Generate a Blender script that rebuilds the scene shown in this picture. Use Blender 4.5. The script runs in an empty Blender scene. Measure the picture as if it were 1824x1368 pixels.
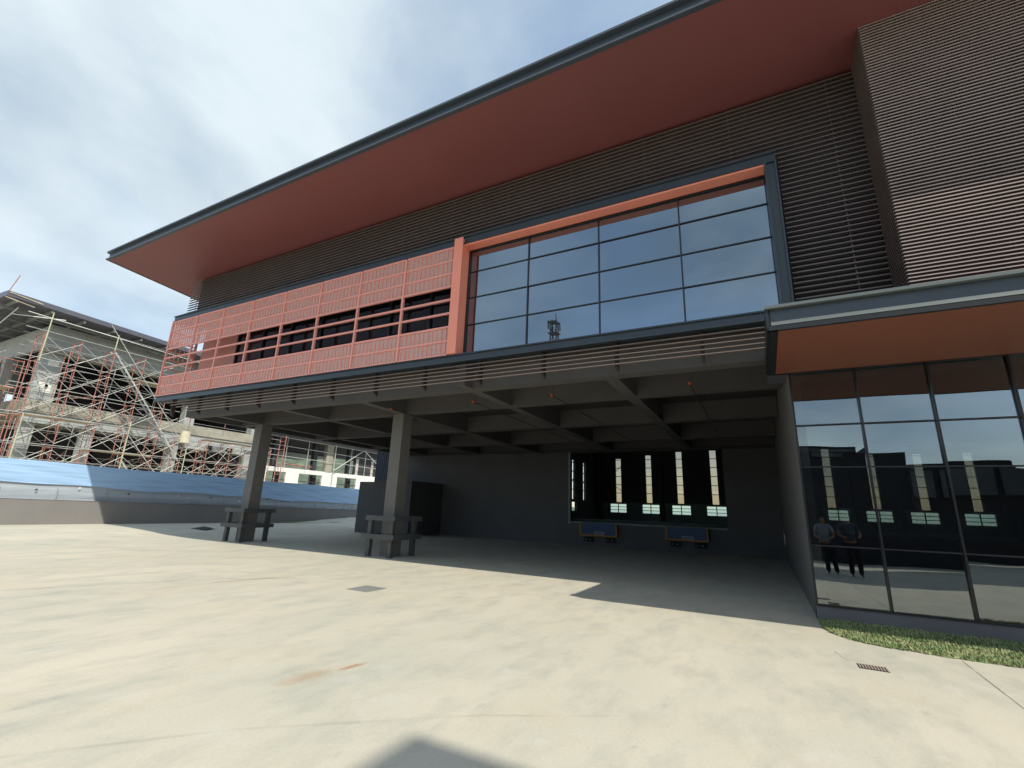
import bpy, math, random
from mathutils import Vector, Matrix
random.seed(7)
S = bpy.context.scene
COL = S.collection
# ------------------------------------------------------------------ camera
cam = bpy.data.cameras.new('camera'); co = bpy.data.objects.new('camera', cam); COL.objects.link(co)
yaw, pitch, roll = [math.radians(a) for a in (28.138, 14.945, 2.1415)]
f = Vector((-math.sin(yaw)*math.cos(pitch), math.cos(yaw)*math.cos(pitch), math.sin(pitch)))
r0 = Vector((math.cos(yaw), math.sin(yaw), 0)); u0 = r0.cross(f)
r = math.cos(roll)*r0 + math.sin(roll)*u0; u = -math.sin(roll)*r0 + math.cos(roll)*u0
m = Matrix((r, u, -f)).transposed().to_4x4(); m.translation = Vector((0, 0, 1.6)); co.matrix_world = m
cam.sensor_width = 36; cam.lens = 36*831.8/1824; cam.clip_end = 3000; cam.clip_start = .05
S.camera = co
# ------------------------------------------------------------------ light
SUN = Vector((.82, -.42, 1.0)).normalized()
sl = bpy.data.lights.new('sun', 'SUN'); so = bpy.data.objects.new('sun', sl); COL.objects.link(so)
sl.energy = 2.9; sl.angle = math.radians(.5); sl.color = (1, .93, .80)
so.rotation_euler = SUN.to_track_quat('Z', 'Y').to_euler()
W = bpy.data.worlds.new('World'); S.world = W; W.use_nodes = True
nt = W.node_tree; nt.nodes.clear(); N = nt.nodes.new; L = nt.links.new
def mth(nt, op, a, b=None, clamp=False):
    n = nt.nodes.new('ShaderNodeMath'); n.operation = op; n.use_clamp = clamp
    for i, v in enumerate((a, b)):
        if v is None: continue
        if isinstance(v, (int, float)): n.inputs[i].default_value = v
        else: nt.links.new(v, n.inputs[i])
    return n.outputs[0]
out = N('ShaderNodeOutputWorld'); bg = N('ShaderNodeBackground'); sky = N('ShaderNodeTexSky')
sky.sky_type = 'NISHITA'; sky.sun_disc = False; sky.sun_elevation = math.asin(SUN.z)
sky.sun_rotation = math.atan2(SUN.x, SUN.y); sky.dust_density = .8; sky.air_density = 1.2
tc = N('ShaderNodeTexCoord'); sp = N('ShaderNodeSeparateXYZ'); L(tc.outputs['Generated'], sp.inputs[0])
zz = mth(nt, 'ADD', mth(nt, 'MAXIMUM', sp.outputs[2], 0), .22)
cb = N('ShaderNodeCombineXYZ')
L(mth(nt, 'DIVIDE', sp.outputs[0], zz), cb.inputs[0]); L(mth(nt, 'DIVIDE', sp.outputs[1], zz), cb.inputs[1])
n1 = N('ShaderNodeTexNoise'); n1.inputs['Scale'].default_value = .85; n1.inputs['Detail'].default_value = 7
n1.inputs['Roughness'].default_value = .52; n1.inputs['Distortion'].default_value = .35
L(cb.outputs[0], n1.inputs[0])
cr = N('ShaderNodeValToRGB'); cr.color_ramp.elements[0].position = .32; cr.color_ramp.elements[1].position = .56
cr.color_ramp.elements[0].color = (.30,)*3+(1,); cr.color_ramp.elements[1].color = (1,)*3+(1,)
L(n1.outputs[0], cr.inputs[0])
n2 = N('ShaderNodeTexNoise'); n2.inputs['Scale'].default_value = 1.15; n2.inputs['Detail'].default_value = 9; n2.inputs['Roughness'].default_value = .55; n2.inputs['Distortion'].default_value = .2
L(cb.outputs[0], n2.inputs[0])
cc = N('ShaderNodeValToRGB'); cc.color_ramp.elements[0].position = .38; cc.color_ramp.elements[1].position = .62
cc.color_ramp.elements[0].color = (1.6, 2.15, 2.75, 1); cc.color_ramp.elements[1].color = (3.35, 3.8, 4.05, 1)
L(n2.outputs[0], cc.inputs[0])
mx = N('ShaderNodeMix'); mx.data_type = 'RGBA'
L(mth(nt, 'MULTIPLY', cr.outputs[0], mth(nt, 'ADD', mth(nt, 'MULTIPLY', sp.outputs[2], 1.6), .35, True)), mx.inputs[0]); L(sky.outputs[0], mx.inputs[6]); L(cc.outputs[0], mx.inputs[7])
L(mx.outputs[2], bg.inputs[0]); bg.inputs[1].default_value = .16; L(bg.outputs[0], out.inputs[0])
S.view_settings.view_transform = 'Standard'; S.view_settings.look = 'None'
S.view_settings.exposure = .57; S.view_settings.gamma = 1
S.render.engine = 'CYCLES'
S.cycles.max_bounces = 8; S.cycles.transparent_max_bounces = 24; S.cycles.diffuse_bounces = 5; S.cycles.glossy_bounces = 4
S.render.resolution_x = 1024; S.render.resolution_y = 768
# ------------------------------------------------------------------ materials
def mat(name, col, rough=.7, metal=0, var=.12, scale=1.5, bump=0, bscale=30, spec=.5, aniso=None):
    m = bpy.data.materials.new(name); m.use_nodes = True; t = m.node_tree; p = t.nodes['Principled BSDF']
    p.inputs['Roughness'].default_value = rough; p.inputs['Metallic'].default_value = metal
    p.inputs['Specular IOR Level'].default_value = spec
    tc = t.nodes.new('ShaderNodeTexCoord'); mp = t.nodes.new('ShaderNodeMapping')
    if aniso: mp.inputs['Scale'].default_value = aniso
    t.links.new(tc.outputs['Object'], mp.inputs[0])
    n = t.nodes.new('ShaderNodeTexNoise'); n.inputs['Scale'].default_value = scale; n.inputs['Detail'].default_value = 8
    n.inputs['Roughness'].default_value = .6
    t.links.new(mp.outputs[0], n.inputs[0])
    r = t.nodes.new('ShaderNodeValToRGB'); r.color_ramp.elements[0].position = .3; r.color_ramp.elements[1].position = .7
    r.color_ramp.elements[0].color = tuple(c*(1-var) for c in col)+(1,); r.color_ramp.elements[1].color = tuple(min(1, c*(1+var)) for c in col)+(1,)
    t.links.new(n.outputs[0], r.inputs[0]); t.links.new(r.outputs[0], p.inputs['Base Color'])
    if bump:
        b = t.nodes.new('ShaderNodeTexNoise'); b.inputs['Scale'].default_value = bscale; b.inputs['Detail'].default_value = 5
        t.links.new(tc.outputs['Object'], b.inputs[0])
        bn = t.nodes.new('ShaderNodeBump'); bn.inputs['Strength'].default_value = bump; bn.inputs['Distance'].default_value = .02
        t.links.new(b.outputs[0], bn.inputs['Height']); t.links.new(bn.outputs[0], p.inputs['Normal'])
    return m
def glass(name, refl, tint, dark, transp, rcol=(.86, .93, 1), rough=0.0):
    m = bpy.data.materials.new(name); m.use_nodes = True; t = m.node_tree; t.nodes.clear(); n = t.nodes.new; l = t.links.new
    o = n('ShaderNodeOutputMaterial'); g = n('ShaderNodeBsdfGlossy'); g.inputs['Roughness'].default_value = rough; g.inputs['Color'].default_value = rcol+(1,)
    tr = n('ShaderNodeBsdfTransparent'); tr.inputs[0].default_value = tint+(1,)
    d = n('ShaderNodeBsdfDiffuse'); d.inputs[0].default_value = dark+(1,)
    a = n('ShaderNodeMixShader'); a.inputs[0].default_value = transp; l(d.outputs[0], a.inputs[1]); l(tr.outputs[0], a.inputs[2])
    fr = n('ShaderNodeFresnel'); fr.inputs[0].default_value = 1.5
    geo = n('ShaderNodeTexCoord'); wn = n('ShaderNodeTexNoise'); wn.inputs['Scale'].default_value = .7; wn.inputs['Detail'].default_value = 1
    l(geo.outputs['Object'], wn.inputs[0]); bp = n('ShaderNodeBump'); bp.inputs['Strength'].default_value = .05; bp.inputs['Distance'].default_value = .1
    l(wn.outputs[0], bp.inputs['Height']); l(bp.outputs[0], g.inputs['Normal'])
    fac = mth(t, 'ADD', mth(t, 'MULTIPLY', fr.outputs[0], 1-refl), refl-.02, True)
    b = n('ShaderNodeMixShader'); l(fac, b.inputs[0]); l(a.outputs[0], b.inputs[1]); l(g.outputs[0], b.inputs[2]); l(b.outputs[0], o.inputs[0])
    return m
M = {}
M['soffit'] = mat('soffit paint', (.235, .075, .074), .45, var=.05, scale=.4)
M['csoffit'] = mat('canopy soffit paint', (.21, .070, .040), .5, var=.08, scale=.8)
M['fascia'] = mat('fascia slate paint', (.055, .068, .085), .35, var=.08)
M['flange'] = mat('flange grey paint', (.13, .15, .15), .4, var=.1, aniso=(.3, 3, 3))
M['black'] = mat('black steel', (.012, .014, .017), .4)
M['frame'] = mat('dark blue grey steel', (.034, .045, .058), .35, var=.1)
M['louvre'] = mat('louvre bronze', (.16, .122, .11), .4, var=.1)
M['clad'] = mat('cladding bronze', (.44, .345, .315), .4, var=.08)
M['backing'] = mat('dark backing', (.05, .037, .033), .7)
M['cladback'] = mat('cladding recess', (.035, .026, .027), .7)
M['coral'] = mat('coral paint', (.86, .36, .29), .4, var=.05)
M['surround'] = mat('orange coral paint', (.97, .32, .22), .35, var=.04)
M['coralwall'] = mat('coral wall', (.72, .33, .27), .7, var=.04)
M['slat'] = mat('sun slat', (.20, .15, .125), .45, var=.06)
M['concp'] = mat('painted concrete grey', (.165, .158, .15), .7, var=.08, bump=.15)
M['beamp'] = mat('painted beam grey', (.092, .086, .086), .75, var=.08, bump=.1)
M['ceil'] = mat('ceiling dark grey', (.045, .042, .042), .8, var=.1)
M['dwall'] = mat('dock wall dark grey', (.112, .112, .118), .75, var=.12, scale=.7, bump=.08)
M['hall'] = mat('hall sheet', (.09, .098, .10), .8)
M['hallg'] = mat('hall dado green grey', (.27, .34, .33), .8)
M['plinth'] = mat('plinth', (.16, .155, .17), .7, var=.1, bump=.2)
M['guard'] = mat('guard steel', (.075, .08, .083), .5, var=.2)
M['box'] = mat('enclosure grey', (.09, .09, .092), .75, var=.08, bump=.15)
M['door'] = mat('grey door', (.34, .36, .38), .5)
M['mull'] = mat('mullion', (.018, .018, .022), .3)
M['win'] = glass('window glass', .32, (.2, .25, .3), (.010, .012, .016), 0, (.74, .88, 1))
M['glz'] = glass('curtain wall glass', .18, (.6, .64, .64), (.0, .0, .0), 1, (.88, .95, 1))
M['bglz'] = glass('balcony glass', .10, (.2, .2, .2), (.006, .007, .010), 0)
M['clear'] = glass('clear pane', .03, (.66, .61, .55), (0, 0, 0), 1)
M['bluepane'] = glass('blue pane', .03, (.72, .85, .88), (0, 0, 0), 1)
M['yellow'] = mat('dock yellow', (.42, .22, .04), .6)
M['blue'] = mat('dock blue', (.045, .09, .20), .5)
M['white'] = mat('white sign', (.6, .6, .6), .6)
M['rubber'] = mat('rubber', (.02, .02, .02), .8)
M['wallg'] = mat('boundary wall grey', (.22, .21, .205), .85, var=.07, scale=.8, bump=.15)
M['tarp'] = mat('blue sheeting', (.37, .57, .85), .45, var=.14, aniso=(1, .25, 5), scale=1.6, bump=.3, bscale=3)
M['sheet'] = mat('grey hoarding', (.40, .45, .51), .5, var=.12, aniso=(1, .3, 8), scale=2)
M['galv'] = mat('galvanised', (.50, .51, .48), .4, metal=.2, var=.2)
M['gpole'] = mat('pale green pole', (.50, .56, .36), .5)
M['redp'] = mat('red scaffold paint', (.42, .17, .14), .7, var=.3, scale=2)
M['plank'] = mat('scaffold plank', (.45, .40, .30), .8, var=.3)
M['conc'] = mat('raw concrete', (.40, .42, .41), .9, var=.12, scale=.9, bump=.3, bscale=8)
M['concl'] = mat('slab edge concrete', (.33, .315, .26), .9, var=.25, scale=1.2, bump=.2)
M['dark'] = mat('dark interior', (.045, .045, .055), .9)
M['roofg'] = mat('roof sheet slate', (.10, .10, .125), .4)
M['purl'] = mat('grey purlin', (.20, .22, .21), .6)
M['whitew'] = mat('white render', (.78, .77, .72), .8, var=.03)
M['hill'] = mat('hill vegetation', (.095, .125, .085), .95, var=.6, scale=.35, bump=1, bscale=1.2)
M['opp'] = mat('opposite cladding', (.03, .03, .035), .8, var=.2)
M['oppl'] = mat('opposite panel', (.10, .11, .12), .7, var=.2)
M['pipe'] = mat('sprinkler pipe', (.03, .03, .03), .5)
M['orange'] = mat('orange fitting', (.7, .09, .02), .5)
M['cover'] = mat('grey cover plate', (.24, .25, .24), .6, var=.1)
M['tape'] = mat('pale tape', (.75, .75, .72), .6)
M['stain'] = mat('rag', (.04, .045, .05), .8)
# perforated screen: open area is see-through
def mesh_mat():
    m = bpy.data.materials.new('perforated coral sheet'); m.use_nodes = True; t = m.node_tree; p = t.nodes['Principled BSDF']
    p.inputs['Base Color'].default_value = (.84, .50, .44, 1); p.inputs['Roughness'].default_value = .5
    tr = t.nodes.new('ShaderNodeBsdfTransparent'); mi = t.nodes.new('ShaderNodeMixShader')
    mi.inputs[0].default_value = .42
    t.links.new(p.outputs[0], mi.inputs[1]); t.links.new(tr.outputs[0], mi.inputs[2])
    t.links.new(mi.outputs[0], t.nodes['Material Output'].inputs[0]); return m
M['perf'] = mesh_mat()
def ground_mat():
    m = bpy.data.materials.new('cast concrete yard'); m.use_nodes = True; t = m.node_tree; p = t.nodes['Principled BSDF']
    n = t.nodes.new; l = t.links.new; p.inputs['Roughness'].default_value = .75; p.inputs['Specular IOR Level'].default_value = .35
    tc = n('ShaderNodeTexCoord'); mp = n('ShaderNodeMapping'); mp.inputs['Rotation'].default_value = (0, 0, math.radians(-25)); mp.inputs['Scale'].default_value = (1, .45, 1)
    l(tc.outputs['Object'], mp.inputs[0])
    def noise(sc, det=8, dist=0, src=mp, rough=.6):
        q = n('ShaderNodeTexNoise'); q.inputs['Scale'].default_value = sc; q.inputs['Detail'].default_value = det; q.inputs['Distortion'].default_value = dist
        q.inputs['Roughness'].default_value = rough
        l(src.outputs['Object'] if src is tc else src.outputs[0], q.inputs[0]); return q.outputs[0]
    def ramp(v, a, b, ca, cb_):
        q = n('ShaderNodeValToRGB'); q.color_ramp.elements[0].position = a; q.color_ramp.elements[1].position = b
        q.color_ramp.elements[0].color = ca+(1,); q.color_ramp.elements[1].color = cb_+(1,); l(v, q.inputs[0]); return q.outputs[0]
    def mix(fac, a, b, mode='MIX'):
        q = n('ShaderNodeMix'); q.data_type = 'RGBA'; q.blend_type = mode
        if isinstance(fac, float): q.inputs[0].default_value = fac
        else: l(fac, q.inputs[0])
        l(a, q.inputs[6]); l(b, q.inputs[7]); return q.outputs[2]
    base = ramp(noise(.45, 8, .2), .35, .66, (.545, .53, .44), (.655, .605, .495))
    grey = ramp(noise(2.1, 11, .1, mp, .66), .46, .72, (0, 0, 0), (1, 1, 1))
    gcol = ramp(noise(5, 5), .3, .7, (.36, .375, .33), (.46, .465, .40))
    c = mix(mth(t, 'MULTIPLY', grey, .75), base, gcol)
    white = ramp(noise(1.8, 9, .3, tc), .56, .72, (0, 0, 0), (1, 1, 1))
    wc = ramp(noise(8, 3), .3, .7, (.62, .62, .58), (.68, .67, .62))
    c = mix(mth(t, 'MULTIPLY', white, .45), c, wc)
    smal = ramp(noise(3.4, 10, .3, mp, .68), .62, .70, (0, 0, 0), (1, 1, 1))
    dk = ramp(noise(20, 2), .3, .7, (.27, .28, .27), (.33, .33, .31))
    c = mix(mth(t, 'MULTIPLY', smal, .35), c, dk)
    tan = ramp(noise(.9, 7, .2, tc), .5, .68, (0, 0, 0), (1, 1, 1)); tcol = ramp(noise(4, 4), .3, .7, (.60, .50, .36), (.64, .56, .42))
    c = mix(mth(t, 'MULTIPLY', tan, .35), c, tcol)
    fine = ramp(noise(38, 8, 0, tc, .75), .3, .7, (.86, .86, .86), (1.0, 1.0, 1.0))
    c = mix(1.0, c, fine, 'MULTIPLY')
    l(c, p.inputs['Base Color'])
    b = n('ShaderNodeBump'); b.inputs['Strength'].default_value = .12; b.inputs['Distance'].default_value = .02; l(noise(25, 8, 0, tc), b.inputs['Height']); l(b.outputs[0], p.inputs['Normal'])
    return m
M['ground'] = ground_mat()
def grass_mat(name, a, b):
    m = bpy.data.materials.new(name); m.use_nodes = True; t = m.node_tree; p = t.nodes['Principled BSDF']; p.inputs['Roughness'].default_value = .8
    g = t.nodes.new('ShaderNodeNewGeometry'); r = t.nodes.new('ShaderNodeValToRGB')
    tc = t.nodes.new('ShaderNodeTexCoord'); n = t.nodes.new('ShaderNodeTexNoise'); n.inputs['Scale'].default_value = 3; n.inputs['Detail'].default_value = 6
    t.links.new(tc.outputs['Object'], n.inputs[0])
    v = mth(t, 'ADD', mth(t, 'MULTIPLY', g.outputs['Random Per Island'], .45), mth(t, 'SUBTRACT', mth(t, 'MULTIPLY', n.outputs[0], 1.5), .45))
    r.color_ramp.elements[0].color = a+(1,); r.color_ramp.elements[1].color = b+(1,)
    e = r.color_ramp.elements.new(.55); e.color = tuple((x+y)/2*.9 for x, y in zip(a, b))+(1,)
    t.links.new(v, r.inputs[0]); t.links.new(r.outputs[0], p.inputs['Base Color']); return m
M['grass'] = grass_mat('grass blades', (.13, .27, .085), (.48, .47, .24))
M['soil'] = mat('soil under grass', (.16, .15, .085), .95, var=.4, scale=9)
# ------------------------------------------------------------------ builders
def pane(mb, x0, x1, y, z0, z1, th=.012):
    a, b, c, d = [random.uniform(-.0045, .0045) for _ in range(4)]; a = b+c-d
    return mb.add([(x0, y+a, z0), (x1, y+b, z0), (x0, y+c, z1), (x1, y+d+(b+c-a-d), z1), (x0, y+a+th, z0), (x1, y+b+th, z0), (x0, y+c+th, z1), (x1, y+th+b+c-a, z1)],
                  [(0, 1, 3, 2), (5, 4, 6, 7), (0, 4, 5, 1), (2, 3, 7, 6), (0, 2, 6, 4), (1, 5, 7, 3)])
class MB:
    def __init__(s): s.v = []; s.f = []; s.mi = []; s.cur = 0
    def add(s, vs, fs):
        o = len(s.v); s.v += [tuple(p) for p in vs]
        for q in fs: s.f.append(tuple(i+o for i in q)); s.mi.append(s.cur)
        return s
    def box(s, x0, x1, y0, y1, z0, z1):
        return s.add([(x, y, z) for z in (z0, z1) for y in (y0, y1) for x in (x0, x1)],
                     [(0, 2, 3, 1), (4, 5, 7, 6), (0, 1, 5, 4), (2, 6, 7, 3), (0, 4, 6, 2), (1, 3, 7, 5)])
    def tube(s, a, b, rad, n=8, r2=None):
        a = Vector(a); b = Vector(b); d = (b-a).normalized(); q = Vector((0, 0, 1)) if abs(d.z) < .9 else Vector((1, 0, 0))
        e = d.cross(q).normalized(); g = d.cross(e); vs = []
        for c, rr in ((a, rad), (b, rad if r2 is None else r2)):
            for i in range(n):
                t = 2*math.pi*i/n; vs.append(c+e*math.cos(t)*rr+g*math.sin(t)*rr)
        fs = [(i, (i+1) % n, n+(i+1) % n, n+i) for i in range(n)]+[tuple(range(n))[::-1], tuple(range(n, 2*n))]
        return s.add(vs, fs)
    def bar(s, a, b, w, h):      # rectangular bar between points
        a = Vector(a); b = Vector(b); d = (b-a).normalized(); q = Vector((0, 0, 1)) if abs(d.z) < .9 else Vector((1, 0, 0))
        e = d.cross(q).normalized()*w/2; g = e.cross(d).normalized()*h/2
        vs = [c+x*e+y*g for c in (a, b) for x, y in ((-1, -1), (1, -1), (1, 1), (-1, 1))]
        return s.add(vs, [(0, 1, 2, 3), (7, 6, 5, 4), (0, 4, 5, 1), (1, 5, 6, 2), (2, 6, 7, 3), (3, 7, 4, 0)])
    def profx(s, prof, x0, x1):  # closed (y,z) profile swept along X
        n = len(prof); vs = [(x0, y, z) for y, z in prof]+[(x1, y, z) for y, z in prof]
        return s.add(vs, [(i, (i+1) % n, n+(i+1) % n, n+i) for i in range(n)]+[tuple(range(n))[::-1], tuple(range(n, 2*n))])
    def build(s, name, mats, parent=None, origin=None, **kw):
        me = bpy.data.meshes.new(name); o0 = Vector(origin) if origin else Vector((0, 0, 0))
        pw = parent.matrix_basis.translation if parent else Vector((0, 0, 0))
        if parent and parent.parent: pw = pw+parent.parent.matrix_basis.translation
        off = o0 if not parent else pw
        me.from_pydata([tuple(Vector(p)-off) for p in s.v], [], s.f)
        mats = mats if isinstance(mats, (list, tuple)) else [mats]
        for q in mats: me.materials.append(M[q] if isinstance(q, str) else q)
        me.polygons.foreach_set('material_index', s.mi); me.update()
        o = bpy.data.objects.new(name, me); COL.objects.link(o)
        if parent: o.parent = parent
        elif origin: o.location = o0
        for k, v in kw.items(): o[k] = v
        return o
def box(name, mt, dims, parent=None, **kw):
    return MB().box(*dims).build(name, mt, parent, **kw)
def thing(name, label, cat, loc=(0, 0, 0), group=None):
    o = bpy.data.objects.new(name, None); COL.objects.link(o); o.location = loc; o['label'] = label; o['category'] = cat
    o.empty_display_size = .3
    if group: o['group'] = group
    return o
def part0(p, name, shape, mt, **kw):  # part of a thing that sits at the world origin offset
    return shape.build(name, mt, p, **kw)
def copy_tree(root, loc, label, group):
    r_ = root.copy(); COL.objects.link(r_); r_.location = loc; r_['label'] = label
    if group: r_['group'] = group; root['group'] = group
    for ch in list(root.children):
        c = ch.copy(); COL.objects.link(c); c.parent = r_
        for g in list(ch.children):
            d = g.copy(); COL.objects.link(d); d.parent = c
    return r_
# ------------------------------------------------------------------ ground
def sstep(t): t = max(0, min(1, t)); return t*t*(3-2*t)
def gz(x, y):
    return .22*sstep((-x-19.5)/8.0) + (.35*sstep((y-20)/8)*sstep((-x-24)/3) if y > 20 else 0)
mb = MB(); xs = [-400, -200, -100, -60, -40]+[-34+i*.5 for i in range(33)]+[-17, -12, -6, 0, 6, 15, 40, 120, 400]
ys = [-400, -200, -90, -40, -20, -8, 0]+[2+i*1.0 for i in range(36)]+[45, 60, 120, 400]
for y in ys:
    for x in xs: mb.v.append((x, y, gz(x, y)))
nx = len(xs)
for j in range(len(ys)-1):
    for i in range(nx-1): mb.f.append((j*nx+i, j*nx+i+1, (j+1)*nx+i+1, (j+1)*nx+i)); mb.mi.append(0)
g = mb.build('ground', 'ground', kind='structure')
for p in g.data.polygons: p.use_smooth = True
# ------------------------------------------------------------------ factory building
F = thing('factory_building', 'modern factory with terracotta roof soffit, coral screens, louvres and an open loading bay on columns', 'building')
XR = 14.0
SL = -.065
# roof slab + soffit + fascia channel
Yr, Xr, zb, zt = 7.178, -22.10, 10.51, 10.85
mb = MB(); zs = lambda y: zb+SL*(y-Yr)
mb.add([(Xr, Yr, zb), (XR, Yr, zb), (XR, 24, zs(24)), (Xr, 24, zs(24)), (Xr, Yr, zt-.02), (XR, Yr, zt-.02), (XR, 24, zt+.5), (Xr, 24, zt+.5)],
       [(0, 3, 2, 1), (4, 5, 6, 7), (0, 1, 5, 4), (1, 2, 6, 5), (2, 3, 7, 6), (3, 0, 4, 7)])
soff = mb.build('roof', ['soffit'], F)
mb = MB()
mb.profx([(Yr-.004, zb-.006), (Yr-.10, zb+.0), (Yr-.10, zb+.05), (Yr-.03, zb+.075), (Yr-.03, zt-.075), (Yr-.13, zt-.055), (Yr-.13, zt), (Yr-.004, zt+.003)], Xr-.03, XR)
mb.add([(Xr-.03, Yr-.10, zb), (Xr-.08, Yr-.1, zb), (Xr-.08, 24, zs(24)-.01), (Xr-.03, 24, zs(24)-.01), (Xr-.03, Yr-.10, zb+.06), (Xr-.08, Yr-.1, zb+.06), (Xr-.08, 24, zs(24)+.05), (Xr-.03, 24, zs(24)+.05)],
       [(0, 1, 2, 3), (7, 6, 5, 4), (0, 4, 5, 1), (1, 5, 6, 2), (2, 6, 7, 3), (3, 7, 4, 0)])
mb.add([(Xr-.03, Yr-.10, zt-.06), (Xr-.08, Yr-.1, zt-.06), (Xr-.08, 24, zt+.44), (Xr-.03, 24, zt+.44), (Xr-.03, Yr-.10, zt), (Xr-.08, Yr-.1, zt), (Xr-.08, 24, zt+.5), (Xr-.03, 24, zt+.5)],
       [(0, 1, 2, 3), (7, 6, 5, 4), (0, 4, 5, 1), (1, 5, 6, 2), (2, 6, 7, 3), (3, 7, 4, 0)])
mb.build('fascia', 'fascia', soff)
# louvre wall
def louvre(mb, x0, x1, y, z0, z1, pitch, nose, depth):
    z = z0
    while z+nose < z1:
        mb.profx([(y, z), (y+depth, z+depth*.25), (y+depth, z+nose+depth*.25), (y, z+nose)], x0, x1); z += pitch
lw = MB(); louvre(lw, -20.45, 2.31, 9.5, 8.80, 10.33, .108, .026, .07); louvre(lw, .86, 2.31, 9.5, 4.696, 8.79, .108, .026, .07)
for k in range(14): 
    x = -20.0+k*1.82
    lw.box(x, x+.02, 9.56, 9.57, 8.8 if x < .9 else 4.4, 10.3)
lvr = lw.build('louvre_screen', 'louvre', F)
bk = MB(); bk.box(-20.0, 2.31, 9.64, 9.70, 8.60, 10.36); bk.box(.86, 2.31, 9.64, 9.70, 4.61, 8.598); bk.build('screen_backing', 'backing', lvr)
sw = MB(); sw.box(-20.2, -20.0, 9.85, 24, 8.60, 10.2); sw.box(-20.6, XR, 23.5, 24, 4.6, 9.4); sw.build('upper_wall', 'backing', F)
# cladding block
cb_ = MB(); louvre(cb_, 2.312, XR, 8.68, 4.60, 10.40, .0635, .017, .035)
sd = MB(); z = 4.6
while z < 10.36:
    sd.box(2.295, 2.311, 8.70, 9.5, z, z+.02); z += .0635
clad = cb_.build('cladding', 'clad', F)
sd.build('side_cladding', 'louvre', clad)
MB().box(2.312, XR-.01, 8.722, 9.9, 4.60, 10.38).build('cladding_core', 'cladback', clad)
# facade frame (dark steel channel)
Yf = 9.33; fx0, fx1 = -20.98, .82
fr = MB()
def chan(mb, x0, x1, z0, z1):
    mb.profx([(Yf, z0), (Yf, z0+.03), (Yf+.045, z0+.045), (Yf+.045, z1-.045), (Yf, z1-.03), (Yf, z1), (Yf+.33, z1), (Yf+.33, z0)], x0, x1)
chan(fr, fx0, fx1, 8.545, 8.79); chan(fr, fx0-.02, fx1, 5.165, 5.375)
fr.box(.605, .64, Yf, Yf+.33, 5.375, 8.545); fr.box(.785, .82, Yf, Yf+.33, 5.375, 8.545); fr.box(.64, .785, Yf+.045, Yf+.32, 5.375, 8.545)
frame = fr.build('facade_frame', 'frame', F)
# orange window surround
o = MB(); o.box(-6.87, -6.655, Yf-.05, 9.66, 5.377, 8.70); o.box(-6.655, .603, 9.36, 9.66, 8.50, 8.543)
o.box(-6.90, -6.625, Yf-.075, Yf-.052, 5.377, 8.715)
o.build('window_surround', 'surround', F)
# big window: panes and mullions
xm = [-6.655, -4.82, -2.96, -1.12, .603]; zm = [5.375, 5.50, 6.28, 7.06, 7.83, 8.50]
for i in range(4):
    for k in range(4):
        pane(MB(), xm[i]+.005, xm[i+1]-.005, 9.682, [5.376, 6.28, 7.06, 7.83][k], [6.28, 7.06, 7.83, 8.50][k]).build('window_pane', 'win', F)
mu = MB()
for x in xm[1:4]: mu.box(x-.015, x+.015, 9.65, 9.674, 5.376, 8.5)
for z in (6.28, 7.06, 7.83): mu.box(-6.65, .60, 9.655, 9.674, z-.012, z+.012)
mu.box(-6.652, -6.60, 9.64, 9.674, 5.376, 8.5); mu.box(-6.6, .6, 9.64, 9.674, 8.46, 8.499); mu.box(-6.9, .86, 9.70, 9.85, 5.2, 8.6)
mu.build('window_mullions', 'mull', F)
# coral screen: 8 panels
px = [-20.93+i*1.757 for i in range(9)]; px[8] = -6.91
rz = [5.385+i*.391 for i in range(9)]
for i in range(8):
    a, b = px[i], px[i+1]; s_ = MB()
    s_.box(a-.032, a+.032, Yf-.015, Yf+.055, rz[0], rz[8])
    for k, z in enumerate(rz):
        s_.box(a+.032, b-.032, Yf+(-.01 if k in (4, 5) else 0), Yf+.05, z-.027, z+.027)
    p = s_.build('coral_screen_bay', 'coral', F)
    for lo, hi in ((0, 2), (5, 8)):
        MB().box(a+.032, b-.032, Yf+.026, Yf+.0275, rz[lo]+.022, rz[hi]-.022).build('perforated_sheet', 'perf', p)
        ribs = MB(); n = 11
        for j in range(n):
            x = a+.032+(b-a-.064)*(j+.5)/n
            for q in range(lo, hi): ribs.box(x-.006, x+.006, Yf+.006, Yf+.0259, rz[q]+.022, rz[q+1]-.022)
        ribs.build('screen_ribs', 'coral', p)
s_ = MB(); s_.box(-20.97, -20.93, Yf+.06, 10.40, 5.385, 5.43); s_.box(-20.97, -20.93, Yf+.06, 10.40, 8.48, 8.52)
for z in rz[1:8]: s_.box(-20.965, -20.935, Yf+.06, 10.40, z-.02, z+.02)
s_.box(-20.97, -20.92, 10.36, 10.42, 5.385, 8.52)
for j in range(6):
    y = Yf+.15+j*.17; s_.box(-20.96, -20.94, y, y+.02, 6.95, 8.5); s_.box(-20.96, -20.94, y, y+.02, 5.4, 6.17)
s_.build('side_screen', 'coral', F)
# balcony behind the screen
bal = MB(); bal.box(-20.55, -18.15, 10.45, 10.6, 5.2, 8.598); bal.build('coral_wall', 'coralwall', F)
bg_ = MB(); bg_.box(-18.15, -6.9, 10.50, 10.54, 5.25, 8.596); bgo = bg_.build('balcony_glazing', 'bglz', F)
bm = MB()
for k in range(8):
    x = -18.15+k*1.6; bm.box(x, x+.07, 10.44, 10.50, 5.25, 8.59)
for z in (5.25, 6.3, 7.6): bm.box(-18.08, -6.9, 10.46, 10.499, z, z+.06)
bm.build('glazing_frame', 'mull', bgo)
box('balcony_ceiling', 'backing', (-20.9, -6.88, 9.71, 10.43, 8.55, 8.598), F)
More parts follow.
